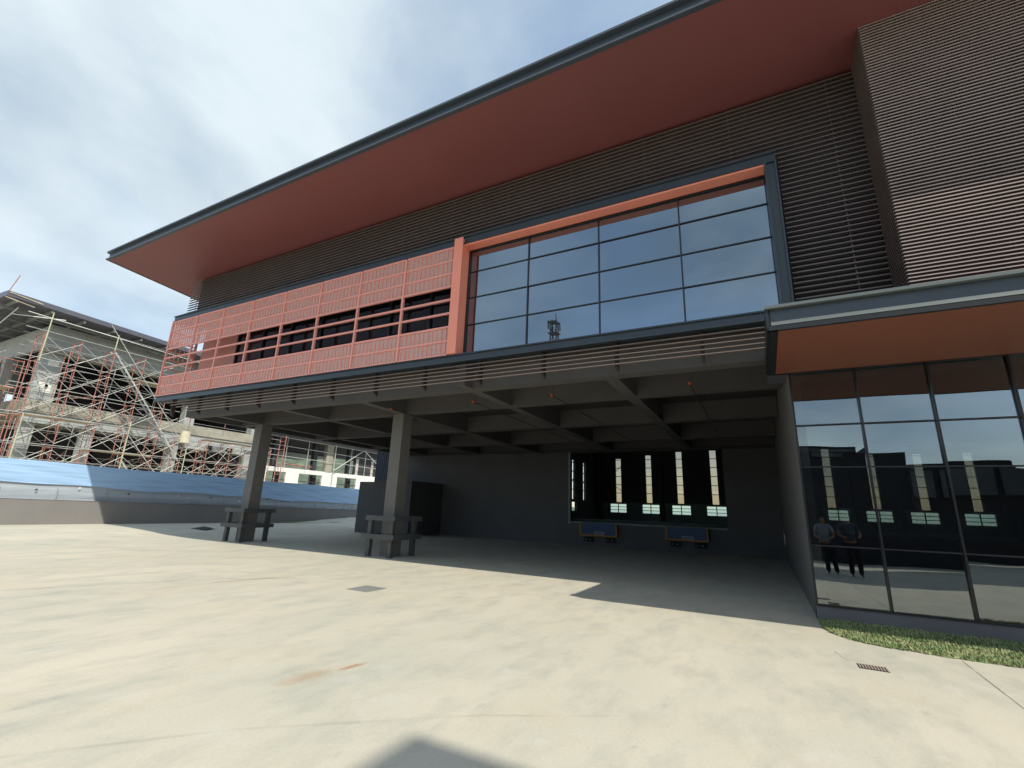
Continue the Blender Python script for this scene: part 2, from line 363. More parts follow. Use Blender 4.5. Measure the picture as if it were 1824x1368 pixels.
# slab, beams, columns
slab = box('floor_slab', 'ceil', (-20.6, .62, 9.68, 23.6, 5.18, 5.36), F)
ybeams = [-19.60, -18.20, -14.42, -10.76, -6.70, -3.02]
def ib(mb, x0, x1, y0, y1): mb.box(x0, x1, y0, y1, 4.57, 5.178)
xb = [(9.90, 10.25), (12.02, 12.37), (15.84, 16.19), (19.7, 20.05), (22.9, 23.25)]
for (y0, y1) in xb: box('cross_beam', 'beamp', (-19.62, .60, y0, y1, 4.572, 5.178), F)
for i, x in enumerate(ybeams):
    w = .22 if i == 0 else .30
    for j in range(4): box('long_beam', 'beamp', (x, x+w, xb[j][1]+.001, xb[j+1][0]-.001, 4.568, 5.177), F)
for x in (-6.72,): box('beam_stub', 'beamp', (x, x+.26, 9.53, 9.899, 4.575, 5.178), F)
for x in (-18.40, -10.97):
    c = box('column', 'concp', (x, x+.455, 12.0, 12.47, 0, 4.571), F)
    
# sun slats under the frame
sl_ = MB(); z5 = [5.068, 4.967, 4.864, 4.762, 4.665]; xl = [-20.25, -19.9, -19.45, -19.05, -18.65]
for z, x in zip(z5, xl): sl_.profx([(9.40, z-.008), (9.47, z-.004), (9.47, z+.010), (9.40, z+.008)], x, .60)
sls = sl_.build('sun_slats', 'slat', F)
for k in range(12):
    x = -19.90+k*1.735
    if x > .5: break
    mb = MB(); mb.box(x-.03, x+.03, 9.476, 9.62, 4.62, 5.16); mb.add([(x-.03, 9.48, 4.62), (x+.03, 9.48, 4.62), (x+.03, 9.62, 4.62), (x-.03, 9.62, 4.62), (x-.03, 9.62, 4.54), (x+.03, 9.62, 4.54)], [(0, 4, 3), (1, 2, 5), (0, 1, 5, 4), (4, 5, 2, 3), (0, 3, 2, 1)])
    mb.build('slat_bracket', 'cladback', F)
# dock back wall with opening, side wall
mb = MB(); mb.box(-22.3, -8.85, 23.3, 23.5, 0, 5.17); mb.box(-8.85, -1.5, 23.3, 23.5, 0, 1.09); mb.box(-8.85, -1.5, 23.3, 23.5, 4.66, 5.17); mb.box(-1.5, .62, 23.3, 23.5, 0, 5.17)
bw = mb.build('dock_wall', 'dwall', F)
mb = MB(); mb.box(-8.9, -8.80, 23.25, 23.299, .95, 4.65); mb.box(-8.9, -1.5, 23.26, 23.299, 1.03, 1.10); mb.build('opening_trim', 'hallg', bw)
d = box('side_door', 'door', (-17.75, -16.85, 23.26, 23.299, 0.02, 2.0), F)
box('door_handle', 'galv', (-16.97, -16.94, 23.22, 23.259, .95, 1.1), d)
box('side_wall', 'concp', (.622, .80, 10.02, 23.3, 0, 5.17), F)
# office front: plinth, glazing
box('plinth', 'plinth', (.622, XR, 9.97, 10.16, 0, .215), F)
gx = [.64+i*1.01 for i in range(14)]; gzs = [.215, 1.18, 2.515, 3.27, 4.26]
cw = MB()
for x in gx: cw.box(x-.015, x+.015, 9.94, 9.999, .215, 4.262)
for z in (1.18, 2.515, 3.27): cw.box(.64, XR, 9.955, 9.998, z-.010, z+.010)
cw.box(.64, XR, 9.95, 9.998, .216, .24)
cwo = cw.build('curtain_wall_mullions', 'mull', F)
for i in range(13):
    if gx[i] > 5.7: break
    for k in range(4): pane(MB(), gx[i]+.002, gx[i+1]-.002, 10.007, gzs[k]+.001, gzs[k+1]).build('glazing_pane', 'glz', F)
box('glazing_wide', 'glz', (gx[6]+.0, XR, 10.0, 10.012, .216, 4.26), F)
box('threshold_strip', 'black', (.80, .96, 9.93, 9.945, .26, .272), F)
fl = MB(); fl.box(.80, XR, 10.17, 23.3, .10, .20); fl.box(.80, XR, 10.2, 23.3, 4.62, 4.8); fl.box(.80, XR, 23.31, 23.49, 0, 1.09)
fl.build('office_interior', 'dark', F)
# canopy
cn = MB(); cn.box(.30, XR, 7.50, 10.9, 4.33, 4.60)
can = cn.build('entrance_canopy', 'roofg', F)
mb = MB(); mb.box(.41, XR, 7.48, 9.99, 4.268, 4.296); mb.build('canopy_soffit', 'csoffit', can)
mb = MB(); mb.box(.285, .405, 7.41, 9.95, 4.262, 4.33); mb.box(.285, XR, 7.415, 7.478, 4.262, 4.329); mb.box(.262, .299, 7.42, 10.0, 4.29, 4.62); mb.box(.41, XR, 9.9, 9.985, 4.258, 4.267); mb.build('canopy_trim', 'black', can)
mb = MB(); mb.profx([(7.46, 4.41), (7.415, 4.34), (7.499, 4.331), (7.499, 4.41)], .325, XR); mb.profx([(7.39, 4.605), (7.39, 4.65), (7.60, 4.665), (7.60, 4.605)], .262, XR); mb.build('canopy_flange', 'flange', can)
mb = MB(); mb.box(.325, XR, 7.475, 7.499, 4.411, 4.603); mb.build('canopy_fascia', 'fascia', can)
mb = MB(); mb.box(3.11, 3.118, 7.412, 7.416, 4.345, 4.40); mb.build('flange_joint', 'black', can)
# rear hall with slit windows
hb = MB()
hb.box(-11.3, XR, 23.51, 36.2, 1.0, 1.09)
hall = hb.build('hall_floor', 'hallg', F)
hz = lambda x: 5.62+.10*(x+9.75)
slx = [-9.72, -7.45, -5.25, -2.95, 3.75, 6.03, 8.32, 10.6]; sw_ = .21
wl = [(-10.39, -9.16), (-7.98, -6.76), (-5.87, -4.62), (-3.55, -2.30), (3.5, 4.55), (5.45, 6.72), (7.57, 8.85), (9.95, 11.25)]
mb = MB(); xs_ = [-11.3]+[v for s in slx for v in (s-sw_, s+sw_)]+[XR]
for i in range(0, len(xs_), 2): mb.box(xs_[i], xs_[i+1], 36.0, 36.18, 2.38, 8.0)
for s in slx: mb.box(s-sw_, s+sw_, 36.0, 36.18, min(6.25, hz(s)) if s < 3 else (6.05 if s < 5 else 5.65), 8.0)
hw = mb.build('hall_wall', 'hall', F)
mb = MB(); ws = [-11.3]+[v for a in wl for v in a]+[XR]
for i in range(0, len(ws), 2): mb.box(ws[i], ws[i+1], 36.0, 36.2, 1.0, 2.379)
for a, b in wl: mb.box(a, b, 36.0, 36.2, 1.0, 1.63); mb.box(a, b, 36.0, 36.2, 2.24, 2.379)
mb.build('hall_dado', 'hallg', hw)
for s in slx:
    w = MB().box(s-sw_, s+sw_, 36.09, 36.1, 2.38, 6.3).build('slit_window', 'clear', F)
    b_ = MB(); z = 3.02
    while z < 6.2: b_.box(s-sw_-.02, s+sw_+.02, 35.95, 35.99, z, z+.045); z += .62
    b_.build('girt', 'hall', w)
for a, b in wl:
    w = MB().box(a, b, 36.09, 36.1, 1.63, 2.24).build('strip_window', 'bluepane', F)
    b_ = MB(); c = (a+b)/2; b_.box(c-.03, c+.03, 36.02, 36.08, 1.63, 2.24)
    for z in (1.80, 2.02): b_.box(a, b, 36.03, 36.07, z, z+.04)
    b_.build('window_bars', 'mull', w)
mb = MB(); lys = [23.51, 30.25, 30.85, 32.45, 33.05, 36.0]
for i in (0, 2, 4): mb.box(-11.48, -11.3, lys[i], lys[i+1], 2.38, 8)
for i in (1, 3): mb.box(-11.48, -11.3, lys[i], lys[i+1], 5.0, 8)
mb.box(-11.5, -11.3, 23.51, 30.2, 1, 2.379); mb.box(-11.5, -11.3, 31.2, 36.0, 1, 2.379); mb.box(-11.5, -11.3, 30.2, 31.2, 1, 1.63); mb.box(-11.5, -11.3, 30.2, 31.2, 2.2, 2.379)
lhw = mb.build('hall_end_wall', 'hall', F)
b_ = MB()
for y0 in (30.25, 32.45):
    for k in range(4): b_.box(-11.4, -11.3, y0, y0+.6, 3.0+k*.6, 3.05+k*.6)
    b_.bar((-11.35, y0, 3.4), (-11.35, y0+.6, 4.1), .03, .03)
b_.build('girt', 'hall', lhw)
b_ = MB(); b_.bar((-9.95, 35.9, 4.6), (-9.45, 35.9, 5.05), .035, .035); b_.bar((-9.95, 35.9, 3.55), (-9.45, 35.9, 3.2), .035, .035); b_.build('wind_brace', 'hall', hw)
mb = MB(); mb.box(-11.5, XR, 23.5, 36.2, 7.9, 8.0)
for k in range(6):
    x = -11.2+k*4.55; mb.box(x, x+.25, 35.6, 35.95, 1.09, 7.9)
mb.build('hall_roof', 'hall', F)
mb = MB(); mb.box(XR-.2, XR-.01, 8.8, 36.2, 0, 10.3); mb.build('end_wall', 'dwall', F)
# ------------------------------------------------------------------ dock levellers
def leveller(x0, x1, z0, z1, lab):
    t = thing('dock_leveller', lab, 'dock leveller', ((x0+x1)/2, 23.1, 0), 'dock levellers below the opening')
    MB().box(x0+.07, x1-.07, 23.06, 23.29, z0+.07, z1+.04).build('leveller_deck', 'blue', t)
    mb = MB(); mb.box(x0, x0+.07, 23.02, 23.29, z0, z1+.04); mb.box(x1-.07, x1, 23.02, 23.29, z0, z1+.04); mb.box(x0+.07, x1-.07, 23.02, 23.29, z0, z0+.07); mb.build('frame', 'yellow', t)
    c = (x0+x1)/2+.05; p = MB().box(c-.24, c+.24, 23.035, 23.058, z0+.10, z0+.21).build('sign_plate', 'white', t)
    q = MB(); q.box(c-.22, c+.22, 23.028, 23.034, z0+.12, z0+.19); q.build('sign_face', 'blue', p)
    MB().box(x0+.07, x1-.07, 23.05, 23.059, z0+.24, z0+.25).build('lip_joint', 'rubber', t)
    for x in (x0+.18, x1-.58):
        b = MB().box(x, x+.42, 23.10, 23.29, z0-.26, z0-.06).build('bumper', 'rubber', t)
        q = MB()
        for xx in (x+.08, x+.30): q.box(xx, xx+.04, 23.09, 23.099, z0-.18, z0-.14)
        q.build('bolt', 'galv', b)
leveller(-8.20, -6.34, .45, 1.03, 'left of the two blue dock levellers with a yellow frame under the dock opening')
leveller(-4.11, -2.29, .48, 1.03, 'right of the two blue dock levellers, nearer the glazed office wall')
# ------------------------------------------------------------------ column guards
def guard(ox, lab):
    t = thing('column_guard', lab, 'column guard', (ox, 12.2, 0), 'steel guards round the bay columns')
    x0, x1, y0, y1 = ox-.60, ox+.53, 11.68, 12.85
    for i, (x, y) in enumerate(((x0+.12, y0+.02), (x1-.12, y0+.02), (x1-.12, y1-.12), (x0+.12, y1-.12))):
        MB().box(x-.07, x+.07, y-.01, y+.13, 0, 1.10).build('post', 'guard', t)
    for z, h, e in ((.53, .15, .12), (1.09, .15, 0)):
        mb = MB()
        mb.box(x0-e, x1, y0-.07, y0+.008, z, z+h); mb.box(x0-e, x1, y1+.032, y1+.11, z, z+h)
        mb.box(x1-.002, x1+.075, y0-.07, y1+.11, z, z+h); mb.box(x0-.08, x0-.002, y0+.01, y1+.03, z+.002, z+h-.002)
        mb.build('rail', 'guard', t)
guard(-18.16, 'dark steel guard round the left column, in front of the grey boundary wall')
guard(-10.73, 'dark steel guard round the right column, in front of the grey enclosure')
# ------------------------------------------------------------------ enclosure
t = thing('enclosure', 'grey block enclosure standing at the back of the loading bay behind the right column', 'enclosure', (-18.8, 20.4, 0))
MB().box(-20.66, -16.85, 20.4, 23.29, 0, 2.80).build('body', 'box', t)
mb = MB(); mb.box(-19.4, -16.80, 20.35, 23.29, 2.80, 2.87); mb.build('cap', 'box', t)
mb = MB(); mb.box(-22.25, -21.2, 23.2, 23.29, 2.9, 5.1)
for k in range(7): mb.box(-22.22+k*.15, -22.16+k*.15, 23.16, 23.2, 2.9, 5.1)
t = mb.build('corrugated_panel', mat('blue grey sheet', (.06, .075, .11), .5), origin=(-21.7, 23.2, 0)); t['label'] = 'dark blue grey corrugated panel high on the wall behind the right column'; t['category'] = 'wall panel'
# ------------------------------------------------------------------ sprinkler pipes
for k, (x, lab) in enumerate(((-10.0, 'sprinkler pipe under the bay ceiling just left of the right column top'), (-7.0, 'sprinkler pipe under the ceiling, next to the right of the right column'), (-4.6, 'sprinkler pipe under the ceiling, third from the left, middle of the bay'), (-1.25, 'sprinkler pipe under the ceiling nearest the glazed office wall'))):
    t = thing('sprinkler_pipe', lab, 'pipe', (x, 10.8, 4.45), 'sprinkler pipes hung under the bay ceiling')
    MB().tube((x, 10.8, 4.46), (x, 23.2, 4.46), .013).build('pipe', 'pipe', t)
    mb = MB(); mb.tube((x, 10.76, 4.46), (x, 10.84, 4.46), .026); mb.build('end_cap', 'orange', t)
    for y in (10.9, 14.0, 18.0): MB().tube((x, y, 4.46), (x, y, 5.18), .005, 6).build('hanger', 'pipe', t)
t = MB().tube((-19.3, 22.85, 4.62), (.6, 22.85, 4.62), .025).build('service_pipe', 'pipe', origin=(-9, 22.85, 4.62)); t['label'] = 'thin dark pipe running along the top of the rear dock wall'; t['category'] = 'pipe'
# ------------------------------------------------------------------ yard details
t = thing('drain_grate', 'small slotted drain grate in the concrete near the grass strip', 'drain grate', (.93, 7.22, 0))
MB().box(.79, 1.07, 7.11, 7.31, .001, .004).build('pit', 'rubber', t)
mb = MB()
for k in range(10): x = .80+k*.028; mb.box(x, x+.012, 7.12, 7.30, .004, .012)
mb.build('bars', mat('rusty grate', (.42, .34, .28), .8), t)
t = MB().box(-7.22, -6.70, 7.10, 7.64, .001, .008).build('cover_plate', 'cover', origin=(-6.96, 7.37, 0)); t['label'] = 'square grey cover plate set in the sunlit concrete yard'; t['category'] = 'cover plate'
def decal(name, pts, w, alpha, col, z=.004):
    m = bpy.data.materials.new(name); m.use_nodes = True; tt = m.node_tree; p = tt.nodes['Principled BSDF']; p.inputs['Base Color'].default_value = col+(1,); p.inputs['Roughness'].default_value = .8
    n = tt.nodes.new('ShaderNodeTexNoise'); n.inputs['Scale'].default_value = 2.2; n.inputs['Detail'].default_value = 8; c = tt.nodes.new('ShaderNodeTexCoord'); tt.links.new(c.outputs['Object'], n.inputs[0])
    v = mth(tt, 'MULTIPLY', mth(tt, 'SUBTRACT', n.outputs[0], .36), 4*alpha, True); tt.links.new(mth(tt, 'MINIMUM', v, alpha), p.inputs['Alpha'])
    mb = MB()
    for a, b in zip(pts, pts[1:]):
        a = Vector(a+(z,)); b = Vector(b+(z,)); d = (b-a).normalized(); s = Vector((-d.y, d.x, 0))*w/2
        mb.add([a-s, b-s, b+s, a+s], [(0, 1, 2, 3)])
    return mb.build(name, m, kind='structure')
decal('ground_joint', [(1.973, 8.257), (1.93, 6.0), (1.9, 3.0)], .012, .7, (.16, .14, .11))
decal('ground_crack', [(-11.8, 3.2), (-11.23, 3.47), (-10.85, 4.4), (-10.4, 5.4), (-10.02, 6.23), (-9.4, 7.1), (-8.81, 7.55), (-7.9, 8.2)], .03, .55, (.22, .21, .19))
decal('ground_seam', [(-4.5, 1.3), (-4.32, 1.56), (-3.49, 2.54), (-2.17, 3.68), (-1.2, 4.3)], .04, .10, (.25, .24, .22), .005)
decal('tyre_mark', [(-9.6, 5.9), (-9.55, 6.6), (-9.25, 7.15), (-9.0, 7.4)], .04, .6, (.2, .2, .19), .006)
decal('fine_crack', [(.62, 7.75), (.66, 7.6), (.70, 7.42), (.76, 7.3)], .015, .7, (.2, .2, .18), .005)
def blot(name, x, y, rx, ry, rot, col, alpha):
    m = bpy.data.materials.new(name); m.use_nodes = True; tt = m.node_tree; p = tt.nodes['Principled BSDF']; p.inputs['Base Color'].default_value = col+(1,); p.inputs['Roughness'].default_value = .85
    c = tt.nodes.new('ShaderNodeTexCoord'); ln = tt.nodes.new('ShaderNodeVectorMath'); ln.operation = 'LENGTH'
    mp = tt.nodes.new('ShaderNodeMapping'); mp.inputs['Scale'].default_value = (1/rx, 1/ry, 1); tt.links.new(c.outputs['Object'], mp.inputs[0]); tt.links.new(mp.outputs[0], ln.inputs[0])
    n = tt.nodes.new('ShaderNodeTexNoise'); n.inputs['Scale'].default_value = 6; n.inputs['Detail'].default_value = 6; tt.links.new(c.outputs['Object'], n.inputs[0])
    v = mth(tt, 'MULTIPLY', mth(tt, 'SUBTRACT', 1.15, mth(tt, 'ADD', ln.outputs['Value'], mth(tt, 'MULTIPLY', n.outputs[0], .8))), alpha*1.6, True)
    tt.links.new(mth(tt, 'MINIMUM', v, alpha), p.inputs['Alpha'])
    mb = MB(); mb.add([(-rx*1.1, -ry*1.1, 0), (rx*1.1, -ry*1.1, 0), (rx*1.1, ry*1.1, 0), (-rx*1.1, ry*1.1, 0)], [(0, 1, 2, 3)])
    o = mb.build(name, m, kind='structure'); o.location = (x, y, .007); o.rotation_euler = (0, 0, rot); return o
blot('rust_stain', -3.83, 3.98, .27, .07, 1.35, (.66, .33, .15), .6)
blot('rust_haze', -3.95, 3.55, .55, .22, 1.35, (.55, .35, .20), .3)
for (x, y, a, b, rr, al) in ((-10.4, 7.2, .5, .22, .5, .5), (-8.6, 8.6, .28, .14, .2, .5), (-13.2, 8.8, .8, .25, .8, .45), (-14.5, 10.6, .6, .2, .9, .5), (-16.5, 8.0, 1.2, .3, .9, .4)):
    blot('oil_stain', x, y, a*.8, b*.8, rr, (.30, .305, .29), al*.28)
# grass strip by the office
front = [(.627, 9.284), (.72, 8.95), (.816, 8.743), (.95, 8.60), (1.102, 8.497), (1.388, 8.414), (1.924, 8.33), (2.537, 8.294), (14, 8.25)]
mb = MB(); back = [(x, 9.969) for x, y in front]
for i in range(len(front)-1): mb.add([front[i]+(.005,), front[i+1]+(.005,), back[i+1]+(.012,), back[i]+(.012,)], [(0, 1, 2, 3)])
mb.build('grass_bed', 'soil', kind='structure')
def fy(x):
    for (a, b), (c, d) in zip(front, front[1:]):
        if a <= x <= c: return b+(d-b)*(x-a)/(c-a)
    return 9
mb = MB()
def blade(mb, x, y, z, h):
    a = random.uniform(0, 6.28); w = random.uniform(.006, .013); l = random.uniform(.3, 1.1)*h; dx, dy = math.cos(a), math.sin(a)
    mb.add([(x-dy*w, y+dx*w, z), (x+dy*w, y-dx*w, z), (x+dx*l, y+dy*l, z+h)], [(0, 1, 2)])
for k in range(30000):
    x = .64+random.random()**1.4*5.5; y0 = fy(x); y = random.uniform(y0-.03-.03*math.sin(x*9)*math.sin(x*23), 9.96)
    if math.sin(x*5.1+y*3)*math.sin(y*7.3-x*2.2) > .55 and random.random() < .7: continue
    blade(mb, x, y, .006, random.uniform(.012, .045))
t = mb.build('grass', 'grass'); t['kind'] = 'stuff'
# grass strip at far left behind the yard
mb = MB(); edge = [(-27.4, 18.5), (-26.6, 21), (-25.6, 23.5), (-24.6, 26), (-23.5, 30), (-23, 45)]
for (a, b), (c, d) in zip(edge, edge[1:]): mb.add([(-27.45, b, gz(-27.45, b)+.01), (a, b, gz(a, b)+.012), (c, d, gz(c, d)+.012), (-27.45, d, gz(-27.45, d)+.01)], [(0, 1, 2, 3)])
mb.build('grass_verge', mat('verge grass', (.12, .16, .05), .95, var=.35, scale=3), kind='structure')
# ------------------------------------------------------------------ boundary wall + hoarding
t = thing('boundary_wall', 'low plain grey boundary wall running along the far left side of the yard', 'wall', (-27.6, 12, 0))
zw = lambda y: 1.271-.0088*(y-7.7)
mb = MB(); mb.add([(x, y, z) for y in (-25, 45) for x, z in ((-27.7, 0), (-27.5, 0), (-27.5, zw(y)-.012), (-27.7, zw(y)-.012))], [(0, 3, 2, 1), (4, 5, 6, 7), (1, 2, 6, 5), (3, 0, 4, 7), (2, 3, 7, 6)]); mb.build('wall_body', 'wallg', t)
mb = MB(); mb.add([(x, y, zw(y)+dz) for y in (-25, 45) for x, dz in ((-27.715, -.01), (-27.485, -.01), (-27.485, 0), (-27.715, 0))], [(0, 3, 2, 1), (4, 5, 6, 7), (1, 2, 6, 5), (3, 0, 4, 7), (2, 3, 7, 6), (0, 1, 5, 4)]); mb.build('coping', 'wallg', t)
t = thing('hoarding_fence', 'tall site hoarding of grey sheet with blue plastic sheeting hung over its upper part', 'fence', (-27.9, 12, 0))
def ripple(x, y0, y1, z0, z1, nz, amp, ny=90, edge=0):
    mb = MB(); random.seed(3)
    for j in range(nz+1):
        for i in range(ny+1):
            y = y0+(y1-y0)*i/ny; zt_ = z1-.0115*(y-7.5)+.02*math.sin(y*.9); zb_ = z0-(.0225*(y-7.5) if edge else 0)+(edge*(.5+.5*math.sin(y*1.1)*math.sin(y*.37)) if edge else 0)
            z = zb_+(zt_-zb_)*j/nz
            mb.v.append((x+amp*math.sin(j*2.4+y*.35)+amp*.6*math.sin(y*3.1+j), y, z))
    for j in range(nz):
        for i in range(ny): a = j*(ny+1)+i; mb.f.append((a, a+1, a+ny+2, a+ny+1)); mb.mi.append(0)
    return mb
ripple(-27.86, -8, 44, .8, 2.84, 12, .012, 60).build('sheet_panel', 'sheet', t)
o = ripple(-27.80, -8, 44, 1.88, 2.87, 16, .009, 260, .12).build('blue_sheeting', 'tarp', t)
for p in o.data.polygons: p.use_smooth = True
for k in range(28):
    y = -6+k*1.86+.6; MB().box(-27.785, -27.75, y, y+.03, .9, 1.80-.0225*(y-7.5)).build('post', 'galv', t)
for k in range(13):
    y = 5+k*1.83+random.uniform(-.3, .3); z = 1.66-.0225*(y-7.5)+random.uniform(-.04, .2); mb = MB(); mb.add([(-27.765, y, z), (-27.765, y+.10, z+.02), (-27.76, y+.09, z+.09), (-27.76, y+.01, z+.07)], [(0, 1, 2, 3)]); mb.build('tear_patch', 'tape' if k % 2 else 'stain', t)
# rag on the ground by the wall
t = MB().add([(-24.3, 13.5, .14), (-23.2, 13.6, .14), (-23.6, 14.3, .15), (-24.2, 14.1, .22), (-23.8, 13.9, .26)], [(0, 1, 4), (1, 2, 4), (2, 3, 4), (3, 0, 4)]).build('tarpaulin_heap', 'stain', origin=(-23.8, 13.9, 0)); t['label'] = 'small dark heap of cloth lying on the concrete before the grey wall'; t['category'] = 'cloth'
# ------------------------------------------------------------------ building under construction
B = thing('unfinished_building', 'raw concrete building under construction with a slate grey roof, wrapped in scaffolding', 'building', (-37.5, 16, 0))
mb = MB()
mb.add([(-35, 7.63, 11.70), (-35, 26, 11.15), (-70, 26, 11.15), (-70, 7.63, 11.70), (-35, 7.63, 11.98), (-35, 26, 11.42), (-70, 26, 13.5), (-70, 7.63, 13.9)], [(0, 3, 2, 1), (4, 5, 6, 7), (0, 1, 5, 4), (1, 2, 6, 5), (2, 3, 7, 6), (3, 0, 4, 7)])
rf = mb.build('roof', 'roofg', B)
pm = MB()
for k in range(12):
    y = 8.1+k*1.5; pm.bar((-35.1, y, 11.60-(y-7.63)*.03), (-60, y, 11.60-(y-7.63)*.03), .10, .16)
for k in range(8): pm.bar((-36.6-k*2.2, 7.8, 11.5), (-36.6-k*2.2, 25, 10.98), .10, .16)
pm.build('purlins', 'purl', rf)
mb = MB(); mb.box(-37.7, -37.5, 10.4, 25, 9.95, 11.4); mb.box(-62, -37.7, 10.4, 10.6, 9.95, 11.4); mb.build('upper_band', 'conc', B)
box('lintel', 'concl', (-37.9, -37.25, 10.15, 25, 9.70, 9.94), B)
mb = MB(); mb.box(-62, -37.2, 10.1, 25, 6.05, 6.42); mb.box(-37.45, -37.22, 10.1, 25, 6.42, 6.75); mb.box(-62, -37.45, 10.1, 10.3, 6.42, 6.75); mb.build('floor_slab', 'concl', B)
mb = MB(); mb.box(-37.6, -37.3, 10.3, 25, 5.45, 6.04); mb.build('edge_beam', 'conc', B)
for y, z0, z1, n_ in ((10.4, 6.76, 9.69, 1.05), (18.9, 6.76, 9.69, .7), (24.2, 6.76, 9.69, .6), (13.3, 0, 5.44, .5), (18.4, 0, 5.44, .5), (24.0, 0, 5.44, .5), (10.4, 0, 5.44, .6)):
    box('column', 'conc', (-38.2, -37.55, y, y+n_, z0, z1), B)
for x in (-44, -50, -56): box('column', 'conc', (x, x+.6, 10.4, 10.9, 6.76, 9.94), B); box('column', 'conc', (x, x+.6, 10.4, 10.9, 0, 6.04), B)
mb = MB(); mb.box(-62, -46, 17, 17.2, 0, 11); mb.box(-46.2, -46, 12, 25, 0, 11.2); mb.box(-62, -37.6, 24.8, 25, 0, 11); mb.build('inner_wall', 'dark', B)
mb = MB(); random.seed(11)
for (y, z, w, h) in ((10.75, 8.95, .5, .35), (10.6, 7.55, .45, .4), (10.9, 7.3, .3, .5)):
    mb.box(-37.549, -37.54, y, y+w, z, z+h)
mb.build('render_patch', 'whitew', B)
for k, (y, w, h) in enumerate(((17.2, 1.2, .8), (19.2, 1.5, .9), (21.2, 1.0, .8), (22.8, .9, .9))): box('blockwork', 'conc' if k % 2 else 'purl', (-37.4, -37.21, y, y+w, 6.75 if k > 5 else 5.05, 5.44), B)
t = thing('flag_rod', 'thin reddish rod standing on the roof corner of the unfinished building', 'rod', (-35, 7.7, 11.95)); MB().tube((-35.05, 7.68, 11.98), (-35.1, 7.9, 13.0), .022, 6).build('rod', 'redp', t)
mb = MB(); mb.bar((-34.98, 7.7, 11.9), (-34.98, 9.1, 11.75), .05, .05); mb.bar((-34.98, 7.6, 11.6), (-34.98, 8.8, 11.45), .05, .04); mb.build('bracket', 'plank', t)
# ------------------------------------------------------------------ scaffolding
SC = thing('scaffolding', 'red frame and galvanised brace scaffolding along the long side of the unfinished building', 'scaffolding', (-35.6, 16, 0), None)
y0s, dy, lifts = 9.57, 1.66, [-.64+i*1.56 for i in range(8)]   # z lift levels
xo, xi = -35.0, -36.25
def frame_mb(y, z, axis=0, x=None):
    mb = MB(); R_ = .024
    P = (lambda u, zz: (xo+(xi-xo)*u, y, zz)) if axis == 0 else (lambda u, zz: (x, 8.3+1.2*u, zz))
    mb.tube(P(0, z), P(0, z+1.56), R_, 6); mb.tube(P(1, z), P(1, z+1.56), R_, 6); mb.tube(P(0, z+1.50), P(1, z+1.50), R_, 6)
    for s0, s1 in ((0, .22), (1, .78)):
        mb.tube(P(s1, z+.75), P(s1, z+1.5), .014, 5)
        for zz in (.75, 1.15): mb.tube(P(s0, z+zz), P(s1, z+zz), .012, 5)
    return mb
nb = 9
for k in range(nb+1):
    y = y0s+k*dy; top = 7 if k <= 3 else (6 if k == 4 else 4)
    for i in range(top): 
        if lifts[i] < 1: continue
        frame_mb(y, lifts[i]).build('scaffold_frame', 'redp', SC)
for k in range(nb):
    y = y0s+k*dy; top = 7 if k <= 3 else (5 if k == 4 else 4)
    for i in range(top):
        z = lifts[i]
        if z < 1: continue
        for x in (xo+.05, xi-.05):
            mb = MB(); mb.tube((x, y, z+.15), (x, y+dy, z+1.35), .014, 5); mb.tube((x+.026, y, z+1.35), (x+.026, y+dy, z+.15), .014, 5)
            mb.build('cross_brace', 'galv', SC)
for i, zz in enumerate(lifts):
    if zz < 1: continue
    e = 4.6 if i > 4 else 9.4
    mb = MB(); mb.tube((xo+.06, 8.7, zz+.05), (xo+.06, y0s+e*dy, zz+.02), .020, 6); mb.build('ledger', 'galv', SC)
    for (x_, z_, r_) in ((xi-.06, zz+.05, .018), (xo+.05, zz+.80, .012), (xi, zz+.82, .012), (xi-.05, zz+1.2, .011)): MB().tube((x_, 9.0, z_), (x_, y0s+e*dy, z_-.03), r_, 5).build('ledger', 'galv', SC)
mb = MB(); mb.tube((xo+.06, 8.6, 11.15), (xo+.06, 18.5, 10.86), .02, 6); mb.build('top_rail', 'tape', SC)
mb = MB(); mb.tube((xo-.9, 8.2, 11.0), (xo+.1, 10.2, 11.2), .026, 6); mb.tube((xo-6, 8.3, 9.9), (xo-.4, 8.3, 11.3), .026, 6); mb.build('raker_tube', 'tape', SC)
for (y, a, b) in ((9.60, 8.6, 11.45), (9.62, 2.3, 5.6), (14.55, 2.3, 6.0), (18.1, 2.3, 5.5), (12.8, 10.2, 11.2)):
    MB().tube((xo+.09, y, a), (xo+.09, y+.02, b), .028, 7).build('standard_pole', 'gpole', SC)
for (ya, za, yb, zb_) in ((12.29, 11.73, 17.9, 4.9), (14.2, 5.6, 17.2, 2.2)): MB().tube((xo+.13, ya, za), (xo+.13, yb, zb_), .024, 6).build('raker_tube', 'galv', SC)
random.seed(21)
for k in range(26):   # loose tubes tied across the bays
    y = random.uniform(9.6, 22); z = random.uniform(2.4, 9.0 if y < 15 else 4.6); x = random.choice((xo-.2, xi-.15, xi+.3)); l_ = random.uniform(1.2, 3.4); a = random.choice((.1, .5, -.6, 1.2, 1.45))
    MB().tube((x, y, z), (x, y+l_*math.cos(a), z+l_*math.sin(a)*.6), random.uniform(.010, .018), 5).build('loose_tube', random.choice(('galv', 'redp', 'plank')), SC)
for k in range(10):
    y = 9.8+k*1.3; MB().tube((xi-.5, y, 6.8 if k % 2 else 2.2), (xi-.5, y+.1, 9.7 if k % 2 else 5.5), .022, 5).build('prop', random.choice(('galv', 'redp')), SC)
